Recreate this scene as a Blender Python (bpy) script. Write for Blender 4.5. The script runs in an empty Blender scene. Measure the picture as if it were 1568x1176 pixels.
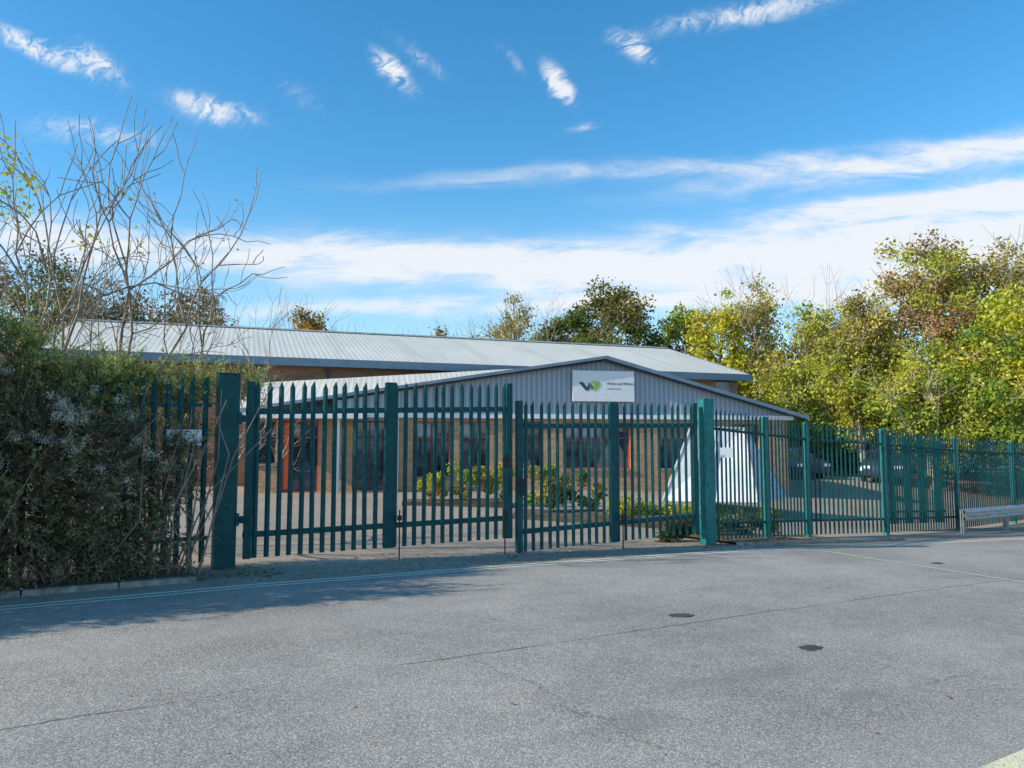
import bpy, math, random
import numpy as np
from mathutils import Vector, Matrix
random.seed(4); rng=np.random.default_rng(4)
S=bpy.context.scene
COL=S.collection
# ---------------------------------------------------------------- node helpers
class E:
    def __init__(s,nt,sock): s.nt=nt; s.s=sock
    def _m(s,op,b=None,c=None,clamp=False):
        n=s.nt.nodes.new('ShaderNodeMath'); n.operation=op; n.use_clamp=clamp
        s.nt.links.new(s.s,n.inputs[0])
        for i,v in ((1,b),(2,c)):
            if v is None: continue
            if isinstance(v,E): s.nt.links.new(v.s,n.inputs[i])
            else: n.inputs[i].default_value=v
        return E(s.nt,n.outputs[0])
    def __add__(s,o): return s._m('ADD',o)
    __radd__=__add__
    def __sub__(s,o): return s._m('SUBTRACT',o)
    def __rsub__(s,o): return (s*-1.0)+o
    def __mul__(s,o): return s._m('MULTIPLY',o)
    __rmul__=__mul__
    def __truediv__(s,o): return s._m('DIVIDE',o)
    def exp(s): return s._m('EXPONENT')
    def abs(s): return s._m('ABSOLUTE')
    def max(s,o): return s._m('MAXIMUM',o)
    def min(s,o): return s._m('MINIMUM',o)
    def sin(s): return s._m('SINE')
    def fract(s): return s._m('FRACT')
    def clamp(s): return s._m('ADD',0.0,clamp=True)
    def ss(s,a,b):
        n=s.nt.nodes.new('ShaderNodeMapRange'); n.interpolation_type='SMOOTHSTEP'
        s.nt.links.new(s.s,n.inputs[0]); n.inputs[1].default_value=a; n.inputs[2].default_value=b
        n.inputs[3].default_value=0; n.inputs[4].default_value=1
        return E(s.nt,n.outputs[0])
def xyz(nt,sock):
    n=nt.nodes.new('ShaderNodeSeparateXYZ'); nt.links.new(sock,n.inputs[0])
    return [E(nt,n.outputs[i]) for i in range(3)]
def comb(nt,x,y,z=0.0):
    n=nt.nodes.new('ShaderNodeCombineXYZ')
    for i,v in enumerate((x,y,z)):
        if isinstance(v,E): nt.links.new(v.s,n.inputs[i])
        else: n.inputs[i].default_value=v
    return n.outputs[0]
def noise(nt,vec,scale,detail=4,rough=.55,dist=0):
    n=nt.nodes.new('ShaderNodeTexNoise'); n.inputs['Scale'].default_value=scale
    n.inputs['Detail'].default_value=detail; n.inputs['Roughness'].default_value=rough
    n.inputs['Distortion'].default_value=dist
    if vec is not None: nt.links.new(vec,n.inputs['Vector'])
    return E(nt,n.outputs['Fac'])
def voro(nt,vec,scale):
    n=nt.nodes.new('ShaderNodeTexVoronoi'); n.inputs['Scale'].default_value=scale
    nt.links.new(vec,n.inputs['Vector']); return n
def mix(nt,f,a,b):
    n=nt.nodes.new('ShaderNodeMix'); n.data_type='RGBA'
    def put(i,v):
        if isinstance(v,E): nt.links.new(v.s,n.inputs[i])
        elif isinstance(v,bpy.types.NodeSocket): nt.links.new(v,n.inputs[i])
        elif isinstance(v,(int,float)): n.inputs[i].default_value=v
        else: n.inputs[i].default_value=(*v,1) if len(v)==3 else v
    put(0,f); put(6,a); put(7,b)
    return n.outputs[2]
def newmat(name,rough=.7,metal=0,spec=None):
    m=bpy.data.materials.new(name); m.use_nodes=True; nt=m.node_tree
    b=nt.nodes['Principled BSDF']; b.inputs['Roughness'].default_value=rough; b.inputs['Metallic'].default_value=metal
    if spec is not None: b.inputs['Specular IOR Level'].default_value=spec
    tc=nt.nodes.new('ShaderNodeTexCoord')
    return m,nt,b,tc.outputs['Object']
def bump(nt,b,h,strength=.5,dist=.01):
    n=nt.nodes.new('ShaderNodeBump'); n.inputs['Strength'].default_value=strength; n.inputs['Distance'].default_value=dist
    nt.links.new(h.s if isinstance(h,E) else h,n.inputs['Height']); nt.links.new(n.outputs[0],b.inputs['Normal'])
def simple(name,c,rough=.6,var=.25,scale=3,metal=0,bs=0,spec=None):
    m,nt,b,o=newmat(name,rough,metal,spec)
    f=noise(nt,o,scale,6,.65).ss(.3,.7)
    lo=tuple(max(0,x*(1-var)) for x in c); hi=tuple(min(1,x*(1+var)) for x in c)
    nt.links.new(mix(nt,f,lo,hi),b.inputs['Base Color'])
    if bs: bump(nt,b,noise(nt,o,scale*12,4),bs,.01)
    return m
# ---------------------------------------------------------------- mesh helpers
def empty(name,loc=(0,0,0),rz=0):
    e=bpy.data.objects.new(name,None); COL.objects.link(e); e.location=loc; e.rotation_euler=(0,0,rz); e.empty_display_size=.3
    return e
def obj(name,verts,faces,mat,parent=None,smooth=False,loc=None,rz=None):
    me=bpy.data.meshes.new(name); me.from_pydata([tuple(v) for v in verts],[],faces); me.update()
    if mat: 
        for m in (mat if isinstance(mat,list) else [mat]): me.materials.append(m)
    o=bpy.data.objects.new(name,me); COL.objects.link(o)
    if parent: o.parent=parent
    if loc: o.location=loc
    if rz is not None: o.rotation_euler=(0,0,rz)
    if smooth: me.polygons.foreach_set('use_smooth',[True]*len(me.polygons))
    return o
class MB:
    def __init__(s): s.v=[]; s.f=[]
    def add(s,vs,fs):
        n=len(s.v); s.v+= [tuple(v) for v in vs]; s.f+=[tuple(i+n for i in f) for f in fs]
    def box(s,x0,x1,y0,y1,z0,z1,M=None):
        vs=[(x,y,z) for z in (z0,z1) for y in (y0,y1) for x in (x0,x1)]
        if M: vs=[M@Vector(v) for v in vs]
        s.add(vs,[(0,2,3,1),(4,5,7,6),(0,1,5,4),(2,6,7,3),(0,4,6,2),(1,3,7,5)])
    def cyl(s,p0,p1,r0,r1,n=8,cap=True):
        p0=Vector(p0);p1=Vector(p1);d=(p1-p0).normalized()
        a=d.orthogonal().normalized();b=d.cross(a)
        vs=[];
        for p,r in((p0,r0),(p1,r1)):
            for i in range(n):
                t=2*math.pi*i/n; vs.append(p+a*math.cos(t)*r+b*math.sin(t)*r)
        fs=[(i,(i+1)%n,n+(i+1)%n,n+i) for i in range(n)]
        if cap: fs+=[tuple(range(n))[::-1],tuple(range(n,2*n))]
        s.add(vs,fs)
    def obj(s,name,mat,parent=None,smooth=False,**k): return obj(name,s.v,s.f,mat,parent,smooth,**k)
def bevel(o,w=.01,n=2):
    m=o.modifiers.new('bev','BEVEL'); m.width=w; m.segments=n; m.limit_method='ANGLE'

# ---------------------------------------------------------------- ground frame (s along road, t across)
ANG=math.atan2(.551,.835); O=Vector((0,10.8,0))
ux,uy=math.cos(ANG),math.sin(ANG)
def W(s,t,z=0): return Vector((O.x+s*ux-t*uy,O.y+s*uy+t*ux,z))
def ST(x,y): dx=x-O.x;dy=y-O.y; return dx*ux+dy*uy,-dx*uy+dy*ux
GS=[-400,-30,-3.5,0,4.7,8.7,11.3,15.4,20,60,400]; GZ=[.25,.25,.07,0,-.127,-.33,-.43,-.6,-.7,-1.5,-1.5]
SL=sorted(set(GS+[-150,-60,-20,-12,-7,2.2,6.8,13,17.5,25,30,37,45,52,90,150]))
TL=[-400,-100,-30,-14,0,.6,1.2,3,4,5,6,7.5,9,10.5,12,20,30,40,60,90,150,400]
def gz(s,t):
    g=float(np.interp(s,GS,GZ)); k=min(1,max(0,(t-3)/9)); k=k*k*(3-2*k)
    return g*(1-k)+.2*k
def gw(x,y): return gz(*ST(x,y))
def sheet(name,s0,s1,t0,t1,off,mat,parent=None):
    ss=[s0]+[s for s in SL if s0<s<s1]+[s1]; ts=[t0]+[t for t in TL if t0<t<t1]+[t1]
    vs=[(s,t,gz(s,t)+off) for t in ts for s in ss]; n=len(ss)
    fs=[(j*n+i,j*n+i+1,(j+1)*n+i+1,(j+1)*n+i) for j in range(len(ts)-1) for i in range(n-1)]
    return obj(name,vs,fs,mat,parent,loc=tuple(O),rz=ANG)

# ---------------------------------------------------------------- materials
def asphalt(name,lo,hi,cracks=True,warm=0):
    m,nt,b,o=newmat(name,.9,spec=.2)
    x,y,z=xyz(nt,o)
    big=noise(nt,o,.35,4,.6).ss(.3,.72); mid=noise(nt,o,3.5,4,.7)
    vn=voro(nt,o,95); cs=nt.nodes.new('ShaderNodeSeparateColor'); nt.links.new(vn.outputs['Color'],cs.inputs[0])
    c1=E(nt,cs.outputs[0]); d=E(nt,vn.outputs['Distance']); 
    fine=noise(nt,o,55,3,.8)
    v=(c1._m('POWER',1.9)*.62+fine.ss(.3,.7)*.36+mid*.42+big*.30)-.22
    gap=d.ss(.6,.28)
    v=(v*gap._m('MULTIPLY_ADD',.5,.5)).clamp()
    col=mix(nt,v,lo,hi)
    if cracks:
        wob=(noise(nt,o,1.3,5,.7)-.5)*.35
        seam=((y+3.92+wob*.45).abs()).ss(.018,.003)
        sx=noise(nt,o,.9,2).ss(.35,.5)
        w2=(noise(nt,comb(nt,x+9.0,y,0.0),1.1,6,.75)-.5)*.8
        cr2=((x+3.0+w2).abs()).ss(.011,.002)*(y+3.9).ss(0,-.1)
        cr3=((x-1.3+w2*1.6+y*.3).abs()).ss(.010,.002)*(y+3.9).ss(0,-.1)
        cr4=((y+6.1+wob*1.3).abs()).ss(.010,.002)*noise(nt,o,.5,1).ss(.45,.6)
        cr=(seam*sx*.75).max(cr2*.6).max(cr3*.55).max(cr4*.5)
        col=mix(nt,cr,col,(.06,.054,.048))
        st=noise(nt,comb(nt,x*.5,y*1.6,3.0),1.2,3,.5).ss(.60,.75)*.35
        col=mix(nt,st,col,(.19,.175,.155))
        tr=((y+2.2+wob).abs()).ss(.6,.0).max(((y+6.9+wob).abs()).ss(.7,.0))
        col=mix(nt,tr*.18,col,(.52,.48,.42))
        col=mix(nt,(y+1.1+wob).ss(0,1.1)*.4,col,(.36,.31,.25))
    nt.links.new(col,b.inputs['Base Color'])
    bump(nt,b,(d*-1.0)+fine*.6,.42,.005)
    return m
road_m=asphalt('asphalt',(.165,.149,.128),(.70,.635,.545))
fore_m=asphalt('forecourt_tarmac',(.21,.165,.125),(.66,.54,.41),False)
ground_m=simple('earth_grass',(.12,.12,.05),.95,.5,2.5,bs=.6)
verge_m=simple('verge_soil',(.12,.09,.058),.95,.55,6,bs=.8)
kerb_m=simple('kerb_concrete',(.28,.25,.21),.9,.4,7,bs=.5)
def paintm(name,c,wear=.5):
    m,nt,b,o=newmat(name,.7)
    f=noise(nt,o,9,6,.75).ss(wear-.12,wear+.12); g=noise(nt,o,90,2,.6).ss(.35,.5)
    nt.links.new(mix(nt,(f*.6+.4)*g,(.34,.32,.28),c),b.inputs['Base Color']); return m
line_m=paintm('worn_line_paint',(.90,.84,.68),.36); faint_m=paintm('faint_line_paint',(.88,.78,.46),.42)
# teal steel
m,nt,b,o=newmat('green_painted_steel',.5,spec=.25); teal_m=m
f=noise(nt,o,7,6,.7).ss(.35,.75); f2=noise(nt,o,60,3,.6).ss(.64,.72)
c=mix(nt,f,(.003,.062,.066),(.006,.105,.105)); c=mix(nt,f2*.15,c,(.08,.15,.14)); nt.links.new(c,b.inputs['Base Color'])
teal_lit_m=simple('sunlit_green_steel',(.012,.17,.155),.5,.3,8,spec=.3)  # lighter copy of the green steel, sunlight put into its colour
galv_m=simple('galvanised_steel',(.48,.47,.44),.6,.25,10)
white_m=simple('white_board',(.80,.80,.8),.5,.04,4)
black_m=simple('black_metal',(.012,.012,.013),.5,.3,10)
fasc_m=simple('blue_grey_fascia',(.16,.235,.30),.45,.12,2)
whitef_m=simple('white_fascia',(.80,.81,.82),.5,.06,2)
red_m=simple('red_frame',(.50,.06,.03),.45,.15,6)
dark_m=simple('dark_frame',(.03,.045,.075),.4,.2,6)
bark_m=simple('bark',(.22,.165,.12),.95,.4,9,bs=.8)
palebark_m=simple('pale_bark',(.50,.42,.32),.9,.35,9,bs=.6)
birch_m=simple('birch_bark',(.36,.29,.22),.9,.5,7,bs=.6)
twig_m=simple('twig_grey',(.32,.24,.19),.95,.3,5)
iron_m=simple('cast_iron',(.07,.064,.058),.85,.4,20,bs=.5)
# glass
m,nt,b,o=newmat('window_glass',.04,spec=.9); glass_m=m
x,y,z=xyz(nt,o); nt.links.new(mix(nt,noise(nt,o,1.3,3).ss(.4,.6),(.012,.018,.03),(.07,.085,.12)),b.inputs['Base Color'])
# brick
def brickm(name,a,bb,mo):
    m,nt,b,o=newmat(name,.9)
    x,y,z=xyz(nt,o)
    n=nt.nodes.new('ShaderNodeTexBrick'); nt.links.new(comb(nt,x+y,z),n.inputs['Vector'])
    n.inputs['Scale'].default_value=1; n.inputs['Brick Width'].default_value=.225; n.inputs['Row Height'].default_value=.075
    n.inputs['Mortar Size'].default_value=.008; n.inputs['Color1'].default_value=(*a,1); n.inputs['Color2'].default_value=(*bb,1); n.inputs['Mortar'].default_value=(*mo,1)
    f=noise(nt,o,1.6,5,.7)
    nt.links.new(mix(nt,f.ss(.3,.75)*.35,n.outputs[0],(.17,.09,.05)),b.inputs['Base Color'])
    bump(nt,b,E(nt,n.outputs['Fac'])*-1.0,.5,.006); return m
brick_m=brickm('buff_brick',(.60,.34,.16),(.40,.20,.095),(.48,.40,.30))
brickd_m=brickm('brown_brick',(.44,.23,.12),(.27,.14,.08),(.38,.30,.23))
# cladding + roof
m,nt,b,o=newmat('ribbed_cladding',.5); clad_m=m
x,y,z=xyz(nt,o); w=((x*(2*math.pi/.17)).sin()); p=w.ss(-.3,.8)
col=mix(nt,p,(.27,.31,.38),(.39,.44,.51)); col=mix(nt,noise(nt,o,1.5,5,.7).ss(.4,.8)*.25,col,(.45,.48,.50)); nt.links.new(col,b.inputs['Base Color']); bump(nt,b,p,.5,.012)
def roofm(name,per,a,bb):
    m,nt,b,o=newmat(name,.6,spec=.4)
    x,y,z=xyz(nt,o); w=((x*(2*math.pi/per)).sin()).ss(-.6,.9)
    pan=((x/3.05).fract()).ss(.80,.82)*((x/3.05).fract()).ss(.99,.97)*((y-.9).ss(0,.05))*((y-5.9).ss(0,-.05))
    st=noise(nt,comb(nt,x*2.2,y*.25,0.0),1.4,6,.7).ss(.35,.75); bg_=noise(nt,o,.22,4,.6).ss(.35,.7)
    lich=noise(nt,comb(nt,x*1.2,y*.6,3.0),3,6,.75).ss(.5,.75)
    col=mix(nt,w,a,bb); col=mix(nt,st*.5,col,(.46,.43,.34)); col=mix(nt,bg_*.4,col,(.84,.79,.65)); col=mix(nt,lich*.3,col,(.48,.45,.33)); col=mix(nt,pan*.45,col,(.55,.53,.43))
    nt.links.new(col,b.inputs['Base Color']); bump(nt,b,w,.6,.008); return m
roof_m=roofm('profiled_sheet_roof',.2,(.62,.59,.51),(.74,.71,.62))
# leaves
def leafm(name,tr=.35):
    m=bpy.data.materials.new(name); m.use_nodes=True; nt=m.node_tree; nt.nodes.clear()
    out=nt.nodes.new('ShaderNodeOutputMaterial'); a=nt.nodes.new('ShaderNodeAttribute'); a.attribute_name='leafcol'
    d=nt.nodes.new('ShaderNodeBsdfDiffuse'); t=nt.nodes.new('ShaderNodeBsdfTranslucent'); mx=nt.nodes.new('ShaderNodeMixShader')
    mx.inputs[0].default_value=tr
    nt.links.new(a.outputs['Color'],d.inputs[0]); nt.links.new(a.outputs['Color'],t.inputs[0])
    nt.links.new(d.outputs[0],mx.inputs[1]); nt.links.new(t.outputs[0],mx.inputs[2]); nt.links.new(mx.outputs[0],out.inputs[0]); return m
leaf_m=leafm('foliage',.3)
def quads(name,P,U,V,C,mat,parent=None):
    """diamond leaves: centre P, half axes U,V, colour C"""
    n=len(P); co=np.empty((n,4,3)); co[:,0]=P-U; co[:,1]=P+V; co[:,2]=P+U; co[:,3]=P-V
    me=bpy.data.meshes.new(name); me.vertices.add(4*n); me.vertices.foreach_set('co',co.reshape(-1))
    me.loops.add(4*n); me.loops.foreach_set('vertex_index',np.arange(4*n,dtype=np.int32))
    me.polygons.add(n); me.polygons.foreach_set('loop_start',np.arange(0,4*n,4,dtype=np.int32))
    try: me.polygons.foreach_set('loop_total',np.full(n,4,dtype=np.int32))
    except Exception: pass
    me.update(calc_edges=True)
    ca=me.color_attributes.new('leafcol','FLOAT_COLOR','POINT')
    cc=np.ones((n,4,4)); cc[:,:,:3]=C[:,None,:]; ca.data.foreach_set('color',cc.reshape(-1))
    me.materials.append(mat); me.validate()
    o=bpy.data.objects.new(name,me); COL.objects.link(o)
    if parent: o.parent=parent
    return o
def rdir(n):
    v=rng.normal(size=(n,3)); return v/np.linalg.norm(v,axis=1)[:,None]
def leafcloud(name,P,size,C,mat=leaf_m,parent=None,aspect=.6,jit=.4):
    n=len(P); s=size*(1+jit*rng.uniform(-1,1,n))[:,None]
    U=rdir(n); V=np.cross(U,rdir(n)); V/=np.linalg.norm(V,axis=1)[:,None]+1e-9
    return quads(name,P,U*s,V*s*aspect,C,mat,parent)
def segs_obj(name,segs,mat,parent=None,n=4):
    mb=MB()
    for p0,p1,r0,r1 in segs: mb.cyl(p0,p1,r0,r1,n if r0<.05 else 7,False)
    return mb.obj(name,mat,parent,True)
PAL={'olive':[(.22,.21,.06),(.16,.165,.05),(.29,.24,.07)],
 'brown':[(.32,.22,.10),(.40,.25,.10),(.25,.20,.08)],
 'orange':[(.64,.37,.07),(.56,.41,.08),(.40,.27,.08)],
 'rust':[(.50,.30,.12),(.43,.31,.12),(.34,.23,.10)],
 'yg':[(.45,.48,.06),(.36,.41,.07),(.54,.49,.07)],
 'yellow':[(.66,.60,.06),(.52,.54,.06),(.60,.50,.07)],
 'green':[(.15,.21,.05),(.21,.26,.07),(.12,.16,.045)],
 'lush':[(.22,.33,.05),(.31,.40,.06),(.40,.43,.07)],
 'ochre':[(.46,.38,.11),(.37,.32,.11),(.52,.43,.11)]}
def tree(name,x,y,top,R,cb,pal,n=9000,leaf=.13,pal2=None,dens=60,sparse=0,bark=bark_m):
    z0=gw(x,y); root=empty(name,(x,y,z0)); H=top-z0
    cz=(cb+H)/2; rz=(H-cb)/2
    k=dens; u=rdir(k)*(rng.uniform(.12,1,k)**.45)[:,None]
    ctr=u*np.array([R,R,rz]); ctr[:,2]+=cz
    ctr[:,:2]*=(1-.28*np.clip((ctr[:,2]-cz)/rz,0,1))[:,None]; ctr+=rng.normal(size=(k,3))*R*.07
    cr=R*rng.uniform(.12,.34,k); w=cr**2; w/=w.sum()
    idx=rng.choice(k,n,p=w)
    P=ctr[idx]+rdir(n)*(cr[idx]*rng.uniform(0,1,n)**.6)[:,None]*np.array([1,1,.75])
    P+=rng.normal(size=(n,3))*.16
    pa=np.array(PAL[pal]); cc=pa[rng.integers(0,3,k)]*rng.uniform(.8,1.15,k)[:,None]
    if pal2:
        pb=np.array(PAL[pal2]); h=np.clip((ctr[:,2]-cb)/(H-cb)+rng.normal(size=k)*.2,0,1)>.62
        cc[h]=pb[rng.integers(0,3,h.sum())]
    C=cc[idx]*(rng.uniform(.6,1.35,n))[:,None]
    leafcloud('crown',P,leaf,C,parent=root)
    sg=[]; b=Vector((0,0,-.1)); t=Vector((rng.normal()*.2,rng.normal()*.2,H*.55)); r=.028*H*.5+.05
    sg.append((b,t,r,r*.55)); t2=t+Vector((rng.normal()*.3,rng.normal()*.3,H*.3)); sg.append((t,t2,r*.55,.03))
    for i in rng.choice(k,min(k,38+sparse),replace=False):
        c=Vector(ctr[i]); f=random.uniform(.25,.85); st=b.lerp(t,f) if c.z<H*.6 else t.lerp(t2,random.uniform(0,.6))
        if st.z>c.z: st=b.lerp(t,.3)
        md=st.lerp(c,.5)+Vector((0,0,-.06*R)); rr=r*.3
        sg+= [(st,md,rr,rr*.6),(md,c,rr*.6,.02)]
        for _ in range(7+sparse//6):
            e=c+Vector(rdir(1)[0])*R*random.uniform(.2,.42)+Vector((0,0,R*.14)); sg.append((c,e,.020,.005))
    segs_obj('trunk_and_limbs',sg,bark,root)
    return root
def bare(name,x,y,top,spread,mat,stems=3,depth=5,r=.07,lean=0,z0=None,wob=.17,side=.75,minr=.004,squash=1.0):
    z0=gw(x,y) if z0 is None else z0; root=empty(name,(x,y,z0)); H=top-z0; sg=[]
    L0=H*.30
    def grow(p,d,L,r,k):
        q=p
        dd=d
        for i in range(3):
            dd=(dd+Vector(rdir(1)[0])*wob+Vector((0,0,.05))).normalized(); q2=q+dd*L/3
            sg.append((q,q2,r*(1-.12*i),r*(1-.12*(i+1)))); q=q2
            if k<depth and i<2 and random.random()<side:
                sd=(dd+Vector(rdir(1)[0])*.95).normalized(); grow(q,sd,L*.55,r*.45,k+1)
        if k>=depth: return
        for _ in range(2 if k>0 else 3):
            nd=(dd+Vector(rdir(1)[0])*.62*spread+Vector((0,0,.12))).normalized(); grow(q,nd,L*.74,r*.64,k+1)
    for i in range(stems):
        a=2*math.pi*i/stems+.5; d=Vector((math.cos(a)*.32*spread+lean,math.sin(a)*.3*spread,1)).normalized()
        grow(Vector((math.cos(a)*.08,math.sin(a)*.08,-.05)),d,L0,r,0)
    zm=max(s[1].z for s in sg); k=H/zm
    sc=lambda v:Vector((v.x*k*squash,v.y*k*squash,v.z*k))
    sg=[(sc(a),sc(b2),max(c,minr),max(d2,minr)) for a,b2,c,d2 in sg]
    segs_obj('branches',sg,mat,root,3)
    return root,sg

# ---------------------------------------------------------------- world
SUNEL=math.radians(30); SAZ=math.radians(18)   # shadows travel to +X, 18 deg towards +Y
wd=bpy.data.worlds.new('World'); S.world=wd; wd.use_nodes=True; nt=wd.node_tree; nt.nodes.clear()
out=nt.nodes.new('ShaderNodeOutputWorld'); bg=nt.nodes.new('ShaderNodeBackground'); bg.inputs[1].default_value=.15
sky=nt.nodes.new('ShaderNodeTexSky'); sky.sky_type='NISHITA'; sky.sun_disc=False; sky.sun_elevation=SUNEL; sky.sun_rotation=math.radians(252)
sky.air_density=1.0; sky.dust_density=.25; sky.ozone_density=3.0
hs=nt.nodes.new('ShaderNodeHueSaturation'); hs.inputs['Hue'].default_value=.490; hs.inputs['Saturation'].default_value=1.30; hs.inputs['Value'].default_value=1.45
nt.links.new(sky.outputs[0],hs.inputs['Color'])
tc=nt.nodes.new('ShaderNodeTexCoord'); X,Y,Z=xyz(nt,tc.outputs['Generated'])
yy=Y.abs().max(.12); a=X/yy; e=Z/yy
dn=noise(nt,comb(nt,a,e*1.5,0.0),4.5,4,.6)-.5; dn2=noise(nt,comb(nt,a+7.0,e*1.5,2.0),6,4,.6)-.5
ad=a+dn*.06; ed=e+dn2*.045
def blob(ca,ce,la,le,ang,amp,streak=1):
    t=math.radians(ang); c,s=math.cos(t),math.sin(t)
    dx=ad-ca; dy=ed-ce
    p=(dx*c+dy*s)*(1/la); q=(dy*c-dx*s)*(1/le)
    return ((p*p+q*q)*-1.0).exp()*amp
wis=[(-.162,.502,.036,.013,-48,1.5),(.064,.485,.033,.012,-55,1.6),(-.40,.452,.060,.017,-14,1.3),(-.645,.536,.070,.015,-28,1.25),(-.56,.515,.04,.019,-40,1.1),
 (.158,.534,.034,.012,-40,1.2),(.31,.585,.14,.017,12,.9),(-.55,.418,.10,.018,-5,.6),(.0,.52,.03,.009,-55,.5),(-.12,.52,.05,.014,-40,.5),(.1,.425,.02,.006,10,.6),(-.28,.47,.04,.015,-40,.4)]
ban=[(-.18,.246,.42,.030,-2,1.45),(.22,.250,.34,.024,4,1.15),(.62,.330,.38,.018,6,1.4),(.62,.272,.36,.042,5,1.3),(.64,.395,.40,.022,8,1.2),(.15,.365,.40,.015,3,.65),
 (-.05,.185,.5,.012,1,.9),(.45,.205,.38,.032,3,.9),(-.62,.27,.14,.035,0,.8),(.9,.33,.3,.08,5,.7)]
def tot(L):
    r=None
    for b_ in L:
        v=blob(*b_); r=v if r is None else r+v
    return r
st1=noise(nt,comb(nt,a*7+e*10,e*34-a*3,0.0),1,6,.66,.6)
st2=noise(nt,comb(nt,(a-e)*34+dn*5,(a+e)*17+dn2*6,4.0),1,6,.68,.8)
cl=(tot(ban)*(st1.ss(.25,.72)*.85+.34)+tot(wis)*st2.ss(.25,.7)*1.25)
cl=cl+noise(nt,comb(nt,a*3,e*14,9.0),1,5,.65).ss(.45,.85)*.22*e.ss(.6,.2)
cl=cl.ss(.03,1.25)*Z.ss(-.01,.02)
haze=e.ss(.38,.0)*.5
skyc=mix(nt,haze,hs.outputs[0],(4.0,5.5,6.4))
c=mix(nt,(cl*.92),skyc,(6.05,6.2,6.45))
nt.links.new(c,bg.inputs[0]); nt.links.new(bg.outputs[0],out.inputs[0])
sl=bpy.data.lights.new('sun','SUN'); sl.energy=5.0; sl.angle=math.radians(.5); sl.color=(1,.91,.77)
so=bpy.data.objects.new('sun',sl); COL.objects.link(so); so.location=(-20,-5,20)
d=Vector((math.cos(SAZ)*math.cos(SUNEL),math.sin(SAZ)*math.cos(SUNEL),-math.sin(SUNEL)))
so.rotation_euler=d.to_track_quat('-Z','Y').to_euler()

# ---------------------------------------------------------------- ground
sheet('ground',-400,400,-400,400,-.004,ground_m)
sheet('road',-150,150,-14,.0,.0,road_m)
sheet('forecourt',-4.2,60,.0,60,.0,fore_m)
sheet('forecourt',-30,-4.2,.0,.55,.0,fore_m)
rm=empty('road_markings')
sheet('line_1',-60,60,-.11,-.04,.004,line_m,rm); sheet('line_2',-60,60,-.26,-.20,.004,line_m,rm)
sheet('parking_line',-1.9,40,-7.13,-7.0,.004,faint_m,rm)
def sline(s0,t0,s1,t1,w):
    d=Vector((s1-s0,t1-t0)).normalized(); n=Vector((-d.y,d.x))*w/2
    vs=[(s0-n.x,t0-n.y),(s1-n.x,t1-n.y),(s1+n.x,t1+n.y),(s0+n.x,t0+n.y)]
    return obj('bay_line',[(a_,b_,gz(a_,b_)+.005) for a_,b_ in vs],[(0,1,2,3)],faint_m,rm,loc=tuple(O),rz=ANG)
sline(6.1,-.6,5.2,-4.6,.07)
def kerb(name,s0,s1,t0,t1,h):
    mb=MB(); s=s0
    while s<s1:
        e_=min(s+.9,s1); a0=gz(s,t0);a1=gz(e_,t0)
        vs=[(s,t0+.02,a0-.05),(e_-.012,t0+.02,a1-.05),(e_-.012,t1,a1-.05),(s,t1,a0-.05),(s,t0+.03,a0+h),(e_-.012,t0+.03,a1+h),(e_-.012,t1,a1+h),(s,t1,a0+h)]
        mb.add(vs,[(0,1,5,4),(1,2,6,5),(2,3,7,6),(3,0,4,7),(4,5,6,7)]); s=e_
    o=mb.obj(name,kerb_m,loc=tuple(O),rz=ANG); bevel(o,.012,2)
kerb('kerb',-30,-4.0,.42,.55,.06); kerb('kerb',5.2,10.5,.42,.55,.06)
sheet('verge',-30,-4.0,.55,3,.05,verge_m); sheet('verge',5.2,7.6,.55,2.4,.045,verge_m)
for (s_,t_,r_) in ((-.48,-3.64,.11),(-.5,-5.06,.09),(6.4,-2.4,.11)):
    vs=[]
    for k in range(20):
        r2=r_*random.uniform(.7,1.15); vs.append((s_+r2*math.cos(k*math.pi/10)*1.25,t_+r2*math.sin(k*math.pi/10)*.8,gz(s_,t_)+.005))
    obj('tar_patch',vs,[tuple(range(20))],iron_m,loc=tuple(O),rz=ANG)

# ---------------------------------------------------------------- palisade
def pales(mb,p0,p1,zb,zt,pitch,face,inset=.06,w=.068):
    p0=Vector((*p0,0));p1=Vector((*p1,0));L=(p1-p0).length;d=(p1-p0).normalized();nrm=Vector((d.y,-d.x,0))
    if nrm.dot(Vector(face))<0:nrm=-nrm
    n=max(1,round((L-2*inset)/pitch)); 
    for i in range(n+1):
        k=(inset+(L-2*inset)*i/n)/L; c=p0.lerp(p1,k)+d*random.gauss(0,.003); b_=zb[0]+(zb[1]-zb[0])*k; t_=zt[0]+(zt[1]-zt[0])*k+random.gauss(0,.006)
        lean=random.gauss(0,.005)
        vs=[]
        for off,dep,tz in((-w/2,.0,-.085),(-w/6,.022,-.012),(0,.022,.0),(w/6,.022,-.012),(w/2,0,-.085)):
            q=c+d*off+nrm*(.03+dep); vs.append((q.x,q.y,b_)); q=q+d*lean*2
            if abs(off)==w/6: q=c+d*(off*.45+lean)+nrm*(.03+dep)
            vs.append((q.x,q.y,t_+tz))
        mb.add(vs,[(2*j,2*j+2,2*j+3,2*j+1) for j in range(4)])
    return d,nrm
def rail(mb,p0,p1,z0,z1,h=.05,dep=.05,off=0):
    p0=Vector((*p0,0));p1=Vector((*p1,0)); d=(p1-p0).normalized(); n=Vector((d.y,-d.x,0))
    vs=[]
    for p,z in((p0,z0),(p1,z1)):
        for a_,b_ in((-1,-1),(1,-1),(1,1),(-1,1)):
            q=p+n*(a_*dep/2+off); vs.append((q.x,q.y,z+b_*h/2))
    mb.add(vs,[(0,1,2,3),(7,6,5,4),(0,4,5,1),(1,5,6,2),(2,6,7,3),(3,7,4,0)])
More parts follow.
